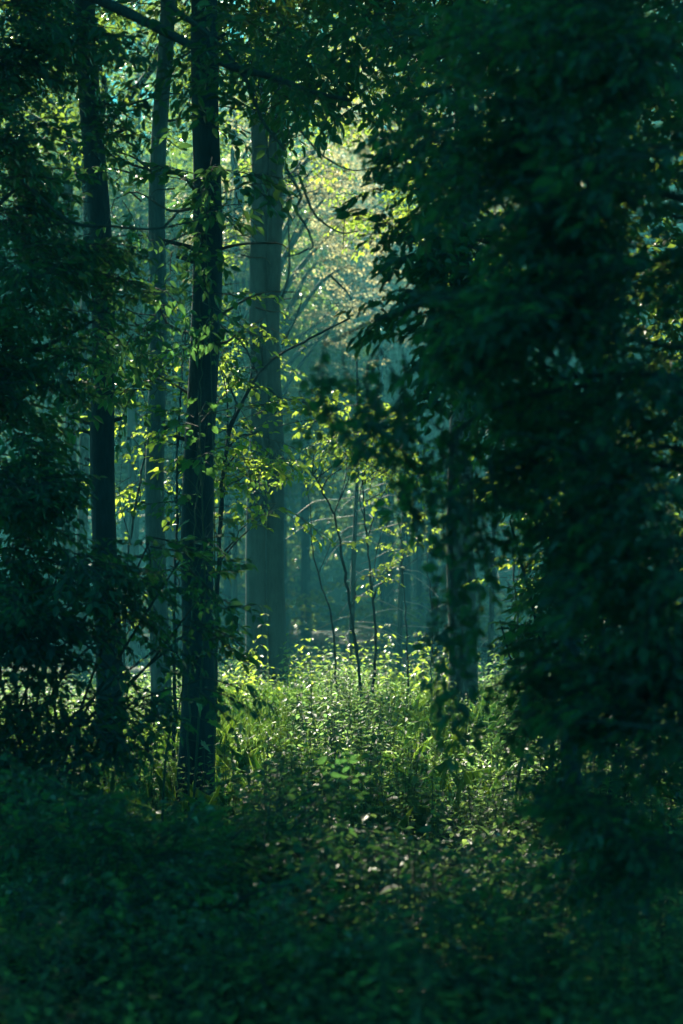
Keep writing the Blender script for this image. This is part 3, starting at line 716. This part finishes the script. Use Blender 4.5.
P = scatter(21000, 5.0, 34, .24, patchy); n = len(P)
tall = np.clip(.85 + .45 * np.sin(P[:, 0] * 2.1 + .8 * P[:, 1]) * np.sin(P[:, 1] * .8 - P[:, 0]) + .25 * np.sin(P[:, 0] * 5.3 + P[:, 1] * 2.2), .4, 1.6)
l1, t1, o1 = instance(HERBS, P, rng.random(n) * 6.28, rng.normal(0, .1, n), rng.normal(0, .1, n), rng.uniform(.75, 1.2, n) * tall * np.clip(P[:, 1] / 13, .7, 1))
P = scatter(15000, 4.2, 36, .24); n = len(P)
l2, t2, o2 = instance(LOW, P, rng.random(n) * 6.28, rng.normal(0, .1, n), rng.normal(0, .1, n), rng.uniform(.7, 1.4, n) * np.clip(P[:, 1] / 10, .7, 1))
P = scatter(2600, 4.6, 9.5, .26); n = len(P)
l3, t3, o3 = instance(HERBS, P, rng.random(n) * 6.28, rng.normal(0, .14, n), rng.normal(0, .14, n), rng.uniform(.5, .95, n))
l1 = np.concatenate([l1, l3]); t1 = np.concatenate([t1, t3])
BROAD = [herb(_R, _R.uniform(.22, .42), _R.uniform(.11, .16), _R.uniform(.7, .95), 3) for _ in range(6)]
P = scatter(2600, 6, 34, .24, lambda x, y: np.clip(np.sin(x * 1.1 - .7 * y + 2) * np.sin(.8 * y + x) * 1.6 - .35, 0, 1)); n = len(P)
l4, t4, o4 = instance(BROAD, P, rng.random(n) * 6.28, rng.normal(0, .1, n), rng.normal(0, .1, n), rng.uniform(.7, 1.3, n))
l1 = np.concatenate([l1, l4]); t1 = np.concatenate([t1, t4])
u = foliage('undergrowth', np.concatenate([l1, l2]), np.concatenate([t1, t2]), M_HERB, M_STEM)
tag(u, 'dense leafy undergrowth covering the forest floor and the sunlit clearing', 'undergrowth', kind='stuff')


def grass_blades(P, h, w):
    n = len(P)
    a = rng.random(n) * 6.28; b = rng.normal(0, .28, n); hh = h * rng.uniform(.5, 1.4, n)
    dx, dy = np.cos(a), np.sin(a)
    bend = np.abs(rng.normal(.25, .25, n))
    side = np.stack([-dy, dx, np.zeros(n)], -1) * (w * rng.uniform(.6, 1.3, n))[:, None]
    fwd = np.stack([dx, dy, np.zeros(n)], -1)
    up = np.array([0, 0, 1.0])
    mid = P + fwd * (hh * bend * .35)[:, None] + up * (hh * .6)[:, None]
    tip = P + fwd * (hh * bend * 1.1)[:, None] + up * (hh * (1 - .25 * bend))[:, None]
    # six points: base, left base, left mid, tip, right mid, right base
    return np.stack([P, P + side * .5, mid + side * .45, tip, mid - side * .45, P - side * .5], 1)


def grassy(x, y):
    return np.clip(np.exp(-((y - 24) / 6.5) ** 2) * np.exp(-((x + .9) / 1.6) ** 2) * 1.1 + .02, 0, 1)


P = scatter(110000, 13.0, 36, .24, grassy)
g = foliage('grass', grass_blades(P, .40, .008), None, M_GRASS, M_STEM)
tag(g, 'tall fine grass growing through the undergrowth', 'grass', kind='stuff')

# single plants that stand out of the undergrowth
def plant(label, px, py, d, h, tpl, lm=M_HERB, sc=1.0, nst=1, spread=.1, group=None, name='woodland_plant'):
    nst = nst * 2 if d > 22 and nst > 1 else nst; spread = spread * 1.3; h = h * (1.2 if d > 22 else 1.0); sc = sc * (1.5 if d > 15 else 1.2)
    b = at(px, py, d); gz = float(ground_z(b[0], d)); org = np.array([b[0], d, gz])
    t = thing(name, label, 'plant', org, group)
    P = np.stack([org[0] + rng.normal(0, spread, nst), d + rng.normal(0, spread, nst), np.full(nst, gz - .02)], -1)
    R_ = random.Random(int(px * 7 + d))
    made = [herb(R_, h * R_.uniform(.8, 1.1), .065 * sc, R_.uniform(.55, .75), R_.choice((6, 7, 8))) for _ in range(3)]
    lv, tw, own = instance(made, P, rng.random(nst) * 6.28, rng.normal(0, .08, nst), rng.normal(0, .08, nst), rng.uniform(.85, 1.15, nst))
    foliage('leaves', lv, tw, M_YOUNG_LIT if d > 22 else lm, M_STEM, t, None, org)  # plants in the sunlit back get a yellower leaf, light put into colour
    return t


G = 'leafy plants rising above the undergrowth of the clearing'
spots = [(248, 690, 26.5, 1.15, 1, .05, 'tall thin lit plant in front of the left stem of the twin tree'),
         (272, 680, 28, .85, 7, .28, 'lit bushy plant just right of the foot of the twin stemmed tree'),
         (300, 690, 27.5, .85, 7, .28, 'bushy yellow green plant at the back of the clearing, left of the saplings'),
         (330, 690, 28.5, .7, 6, .28, 'leafy plant behind the kinked bare sapling'),
         (388, 690, 28, .8, 6, .28, 'bright leafy plant between the sapling pair and the thin sapling'),
         (425, 690, 27.5, .85, 8, .3, 'bright bushy plant left of the lone right trunk'),
         (440, 700, 25.5, .8, 5, .22, 'leafy plant at the foot of the lone right trunk'),
         (232, 690, 24, .75, 5, .2, 'leafy plant close beside the thick dark trunk'),
         (372, 745, 19, .75, 6, .2, 'dark leafy clump at the foot of the sapling pair'),
         (300, 770, 16, .6, 5, .18, 'leafy plant at the shaded front edge of the clearing, left half'),
         (440, 770, 17, .6, 6, .2, 'leafy plant at the shaded front edge of the clearing, right half'),
         (470, 740, 18, .7, 6, .2, 'leafy plant under the blurred hanging leaves on the right'),
         (265, 800, 11, .62, 6, .15, 'dark upright plant in the shade before the clearing, left'),
         (350, 830, 10.5, .6, 7, .18, 'dark leafy plant at the centre of the shaded foreground'),
         (120, 850, 9.5, .6, 7, .2, 'dark leafy plant in the lower left foreground'),
         (60, 800, 10, .7, 7, .2, 'dark leafy plant below the broad left bush'),
         (460, 860, 9.5, .55, 6, .18, 'dark leafy plant in the shade right of the centre foreground'),
         (590, 930, 7.5, .55, 7, .18, 'blurred leafy plant below the near right tree')]
for px, py, d, h, ns, sp, lab in spots:
    plant(lab, px, py, d, h, None, M_HERB, 1.0, ns, sp, G)

# low dark bushes in the foreground shade
def bush(label, px, d, blobs, lm=M_NEAR, tpl=SP_FINE, sc=(.6, 1.0)):
    b = at(px, 700, d); org = np.array([b[0], d, float(ground_z(b[0], d))])
    t = thing('low_bush', label, 'bush', org)
    B = px_blobs(blobs)
    crown('foliage', t, B, tpl, lm, org, scale=sc, clear=False, pitch=(.25, .35))
    for c, r, n in B:
        for q in range(2):
            limb(t, org + rng.normal(0, .06, 3) * [1, 1, 0] - [0, 0, .04], c + rng.normal(0, .5, 3) * r, .008, .003, M_TWIG, org, .05, 'stem')
    return t


bush('low dark bush in the centre of the shaded foreground', 310, 9.5, [(290, 862, 9.5, 55, 56, .4), (340, 892, 9.3, 50, 44, .35), (240, 885, 9.3, 50, 44, .35)])
bush('low dark bush in the bottom left corner', 80, 8.5, [(60, 850, 8.5, 60, 56, .4), (130, 870, 8.5, 55, 44, .35)])
bush('low dark bush in front of the crooked stems on the right', 540, 9, [(520, 890, 9, 50, 20, .35), (570, 880, 9, 50, 20, .35)])


for px, d, lab in ((170, 8.2, 'low dark bush left of the centre foreground bush'), (430, 8.4, 'low dark bush right of the centre foreground bush'), (330, 6.6, 'blurred low bush at the bottom centre edge'),
                   (20, 7.0, 'blurred low bush cut by the bottom left corner'), (480, 6.8, 'blurred low bush at the bottom edge right of centre'), (210, 7.0, 'blurred low bush at the bottom edge left of centre')):
    b = CZ - .42; py = HY + b * F / d
    bush(lab, px, d, [(px, py, d, 46, 16, .3), (px + 50, py + 25, d, 40, 10, .3), (px - 55, py + 20, d, 40, 10, .3)], sc=(.45, .85))


# ------------------------------------------------------------------ far wood beyond the clearing
def far_tree(seed, h, cr, z0):
    t = thing('far_tree', 'tall hazy tree of the far wood beyond the clearing', 'tree', (0, 0, 0), 'trees of the far wood beyond the clearing')
    P = spline([(0, 0, -.3), (rng.normal(0, .1), 0, h * .3), (rng.normal(0, .2), 0, h * .7), (rng.normal(0, .2), 0, h)], 24)
    tube('trunk', P, np.linspace(.2, .03, 24), M_BARK_DARK, t, 10, .06, (0, 0, 0), .4)
    crown('crown', t, clumps((0, 0, (h + z0) / 2), (cr, cr, (h - z0) / 2), 34, 20, 1.3), SP_FAR, M_FAR, (0, 0, 0), clear=False, scale=(.6, 1.1), away=(0, 0))
    for k in range(14):
        z = rng.uniform(1.2, z0 + 1); a = rng.random() * 6.28; ln = rng.uniform(.8, 2.2)
        k0 = P[np.argmin(abs(P[:, 2] - z))]
        limb(t, k0, k0 + np.array([math.cos(a) * ln, math.sin(a) * ln, -.35 * ln]), .018, .006, M_DEAD, (0, 0, 0), .06, 'dead_branch', 7, .05, 5)
    return t


protos = [far_tree(s, h, cr, z0) for s, h, cr, z0 in ((1, 23, 3.4, 4.5), (2, 25, 3.8, 6), (3, 21, 3.2, 3.0), (4, 26, 3.9, 7))]
# rows of far trees
fspots = []
R3 = random.Random(21)
for row, (d, stepx) in enumerate(((76, 5.0), (83, 5.2), (91, 5.6), (100, 6))):
    x = -d * .24 - 4 + R3.uniform(0, 3)
    while x < d * .24 + 4:
        fspots.append((x, d + R3.uniform(-2.5, 2.5), (1.0, 1.12, 1.3, 1.45)[row])); x += stepx * R3.uniform(.75, 1.25)
used = set()
for i, (x, y, grow) in enumerate(fspots):
    k = i % 4
    o = protos[k] if k not in used else copy_tree(protos[k])
    used.add(k)
    o.location = (x, y, float(ground_z(x, y)))
    o.rotation_euler = (0, 0, R3.uniform(0, 6.28)); s = R3.uniform(.95, 1.1) * grow; o.scale = (s, s, s)

# slim dead spruces just behind the clearing: thin drooping bare branches that catch the sun
for i, (px, d, lab) in enumerate(((350, 30.2, 'thin dead spruce straight behind the kinked bare sapling'), (398, 30.8, 'thin dead spruce behind the sapling pair'), (489, 29.6, 'thin dead spruce right of the lone right trunk'))):
    b = at(px, 640, d); org = np.array([b[0], d, float(ground_z(b[0], d))])
    t = thing('dead_spruce', lab, 'tree', org)
    P = spline([org - [0, 0, .1], org + [.05, 0, 2], org + [.12, 0, 3.8], org + [.1, 0, 5.2]], 24)
    tube('trunk', P, np.linspace(.05, .015, 24), M_BARK_DARK, t, 10, .06, org)
    for k in range(26):
        z = rng.uniform(.9, 4.6); a = rng.random() * 6.28; ln = rng.uniform(.5, 1.3)
        k0 = P[np.argmin(abs(P[:, 2] - z))].copy(); k0[2] = z
        limb(t, k0, k0 + np.array([math.cos(a) * ln, math.sin(a) * ln, -.32 * ln]), .009, .004, M_DEAD, org, .08, 'dead_branch', 7, .04, 5)

# the wood goes on: a closed mass of foliage behind the last trees
bl = []
for q in range(420):
    bl.append((np.array([rng.uniform(-38, 38), rng.uniform(108, 122), 29 * rng.random() ** 1.5]), np.array([3.2, 2.5, 2.2]), 10))
P, Yw = in_blobs(bl); n = len(P)
lv, tw, own = instance(SP_FAR, P, rng.random(n) * 6.28, rng.normal(-.2, .4, n), rng.normal(0, .4, n), rng.uniform(1.1, 2.0, n))
tag(foliage('distant_wood', lv, tw, M_FAR, M_TWIG), 'closed mass of distant wood behind the far trees', 'wood', kind='stuff')
# shrub layer under the far trees
bl = []
for q in range(130):
    y = rng.uniform(50, 106)
    bl.append((np.array([rng.uniform(-.25, .25) * y, y, rng.uniform(.2, 1.6)]), np.array([1.3, 1.3, .8]), 7))
P, Yw = in_blobs(bl); n = len(P)
lv, tw, own = instance(SP_BIG, P, rng.random(n) * 6.28, rng.normal(0, .4, n), rng.normal(0, .4, n), rng.uniform(.9, 1.6, n))
tag(foliage('shrubbery', lv, tw, M_FAR, M_TWIG), 'low shrub layer under the far trees', 'shrubs', kind='stuff')

# ------------------------------------------------------------------ light
W = bpy.data.worlds.new('World'); SC.world = W; W.use_nodes = True
nt = W.node_tree; nt.nodes.clear()
out = nt.nodes.new('ShaderNodeOutputWorld'); bg = nt.nodes.new('ShaderNodeBackground'); sky = nt.nodes.new('ShaderNodeTexSky')
sky.sky_type = 'NISHITA'; sky.sun_disc = False; sky.sun_elevation = SUN_EL; sky.sun_rotation = -SUN_AZ
sky.air_density = 1.0; sky.dust_density = 1.0; sky.ozone_density = 1.0
mul = nt.nodes.new('ShaderNodeMix'); mul.data_type = 'RGBA'; mul.blend_type = 'MULTIPLY'; mul.inputs[0].default_value = 1
mul.inputs[7].default_value = (0.035, 0.47, 0.50, 1)
nt.links.new(sky.outputs[0], mul.inputs[6]); nt.links.new(mul.outputs[2], bg.inputs['Color'])
bg.inputs['Strength'].default_value = 0.05
nt.links.new(bg.outputs[0], out.inputs['Surface'])

sl = bpy.data.lights.new('sun', 'SUN'); sl.energy = 5.0; sl.angle = math.radians(.5); sl.color = (1.0, 0.93, 0.70)
so = bpy.data.objects.new('sun', sl); COL.objects.link(so)
from mathutils import Vector
so.rotation_euler = Vector([float(v) for v in SUN]).to_track_quat('Z', 'Y').to_euler(); so.location = (-12, 30, 40)

# ------------------------------------------------------------------ camera
cd = bpy.data.cameras.new('camera'); cam = bpy.data.objects.new('camera', cd); COL.objects.link(cam)
cd.sensor_width = 36; cd.sensor_fit = 'AUTO'; cd.lens = F * 36 / 1024
cd.shift_x = 0; cd.shift_y = (HY - 512) / 1024
cam.location = (0, 0, CZ); cam.rotation_euler = (math.radians(90), 0, 0)
cd.clip_end = 600; cd.clip_start = .1
cd.dof.use_dof = True; cd.dof.focus_distance = 16.5; cd.dof.aperture_fstop = 2.5
SC.camera = cam

SC.view_settings.view_transform = 'Standard'; SC.view_settings.look = 'None'
SC.view_settings.gamma = 1; SC.view_settings.exposure = 2.2
SC.render.engine = 'CYCLES'
cy = SC.cycles
cy.use_denoising = True
try: cy.denoiser = 'OPENIMAGEDENOISE'
except Exception: pass
cy.max_bounces = 7; cy.diffuse_bounces = 3; cy.glossy_bounces = 2; cy.transmission_bounces = 4; cy.volume_bounces = 0; cy.transparent_max_bounces = 4
cy.sample_clamp_indirect = 4.0
cy.caustics_reflective = False; cy.caustics_refractive = False
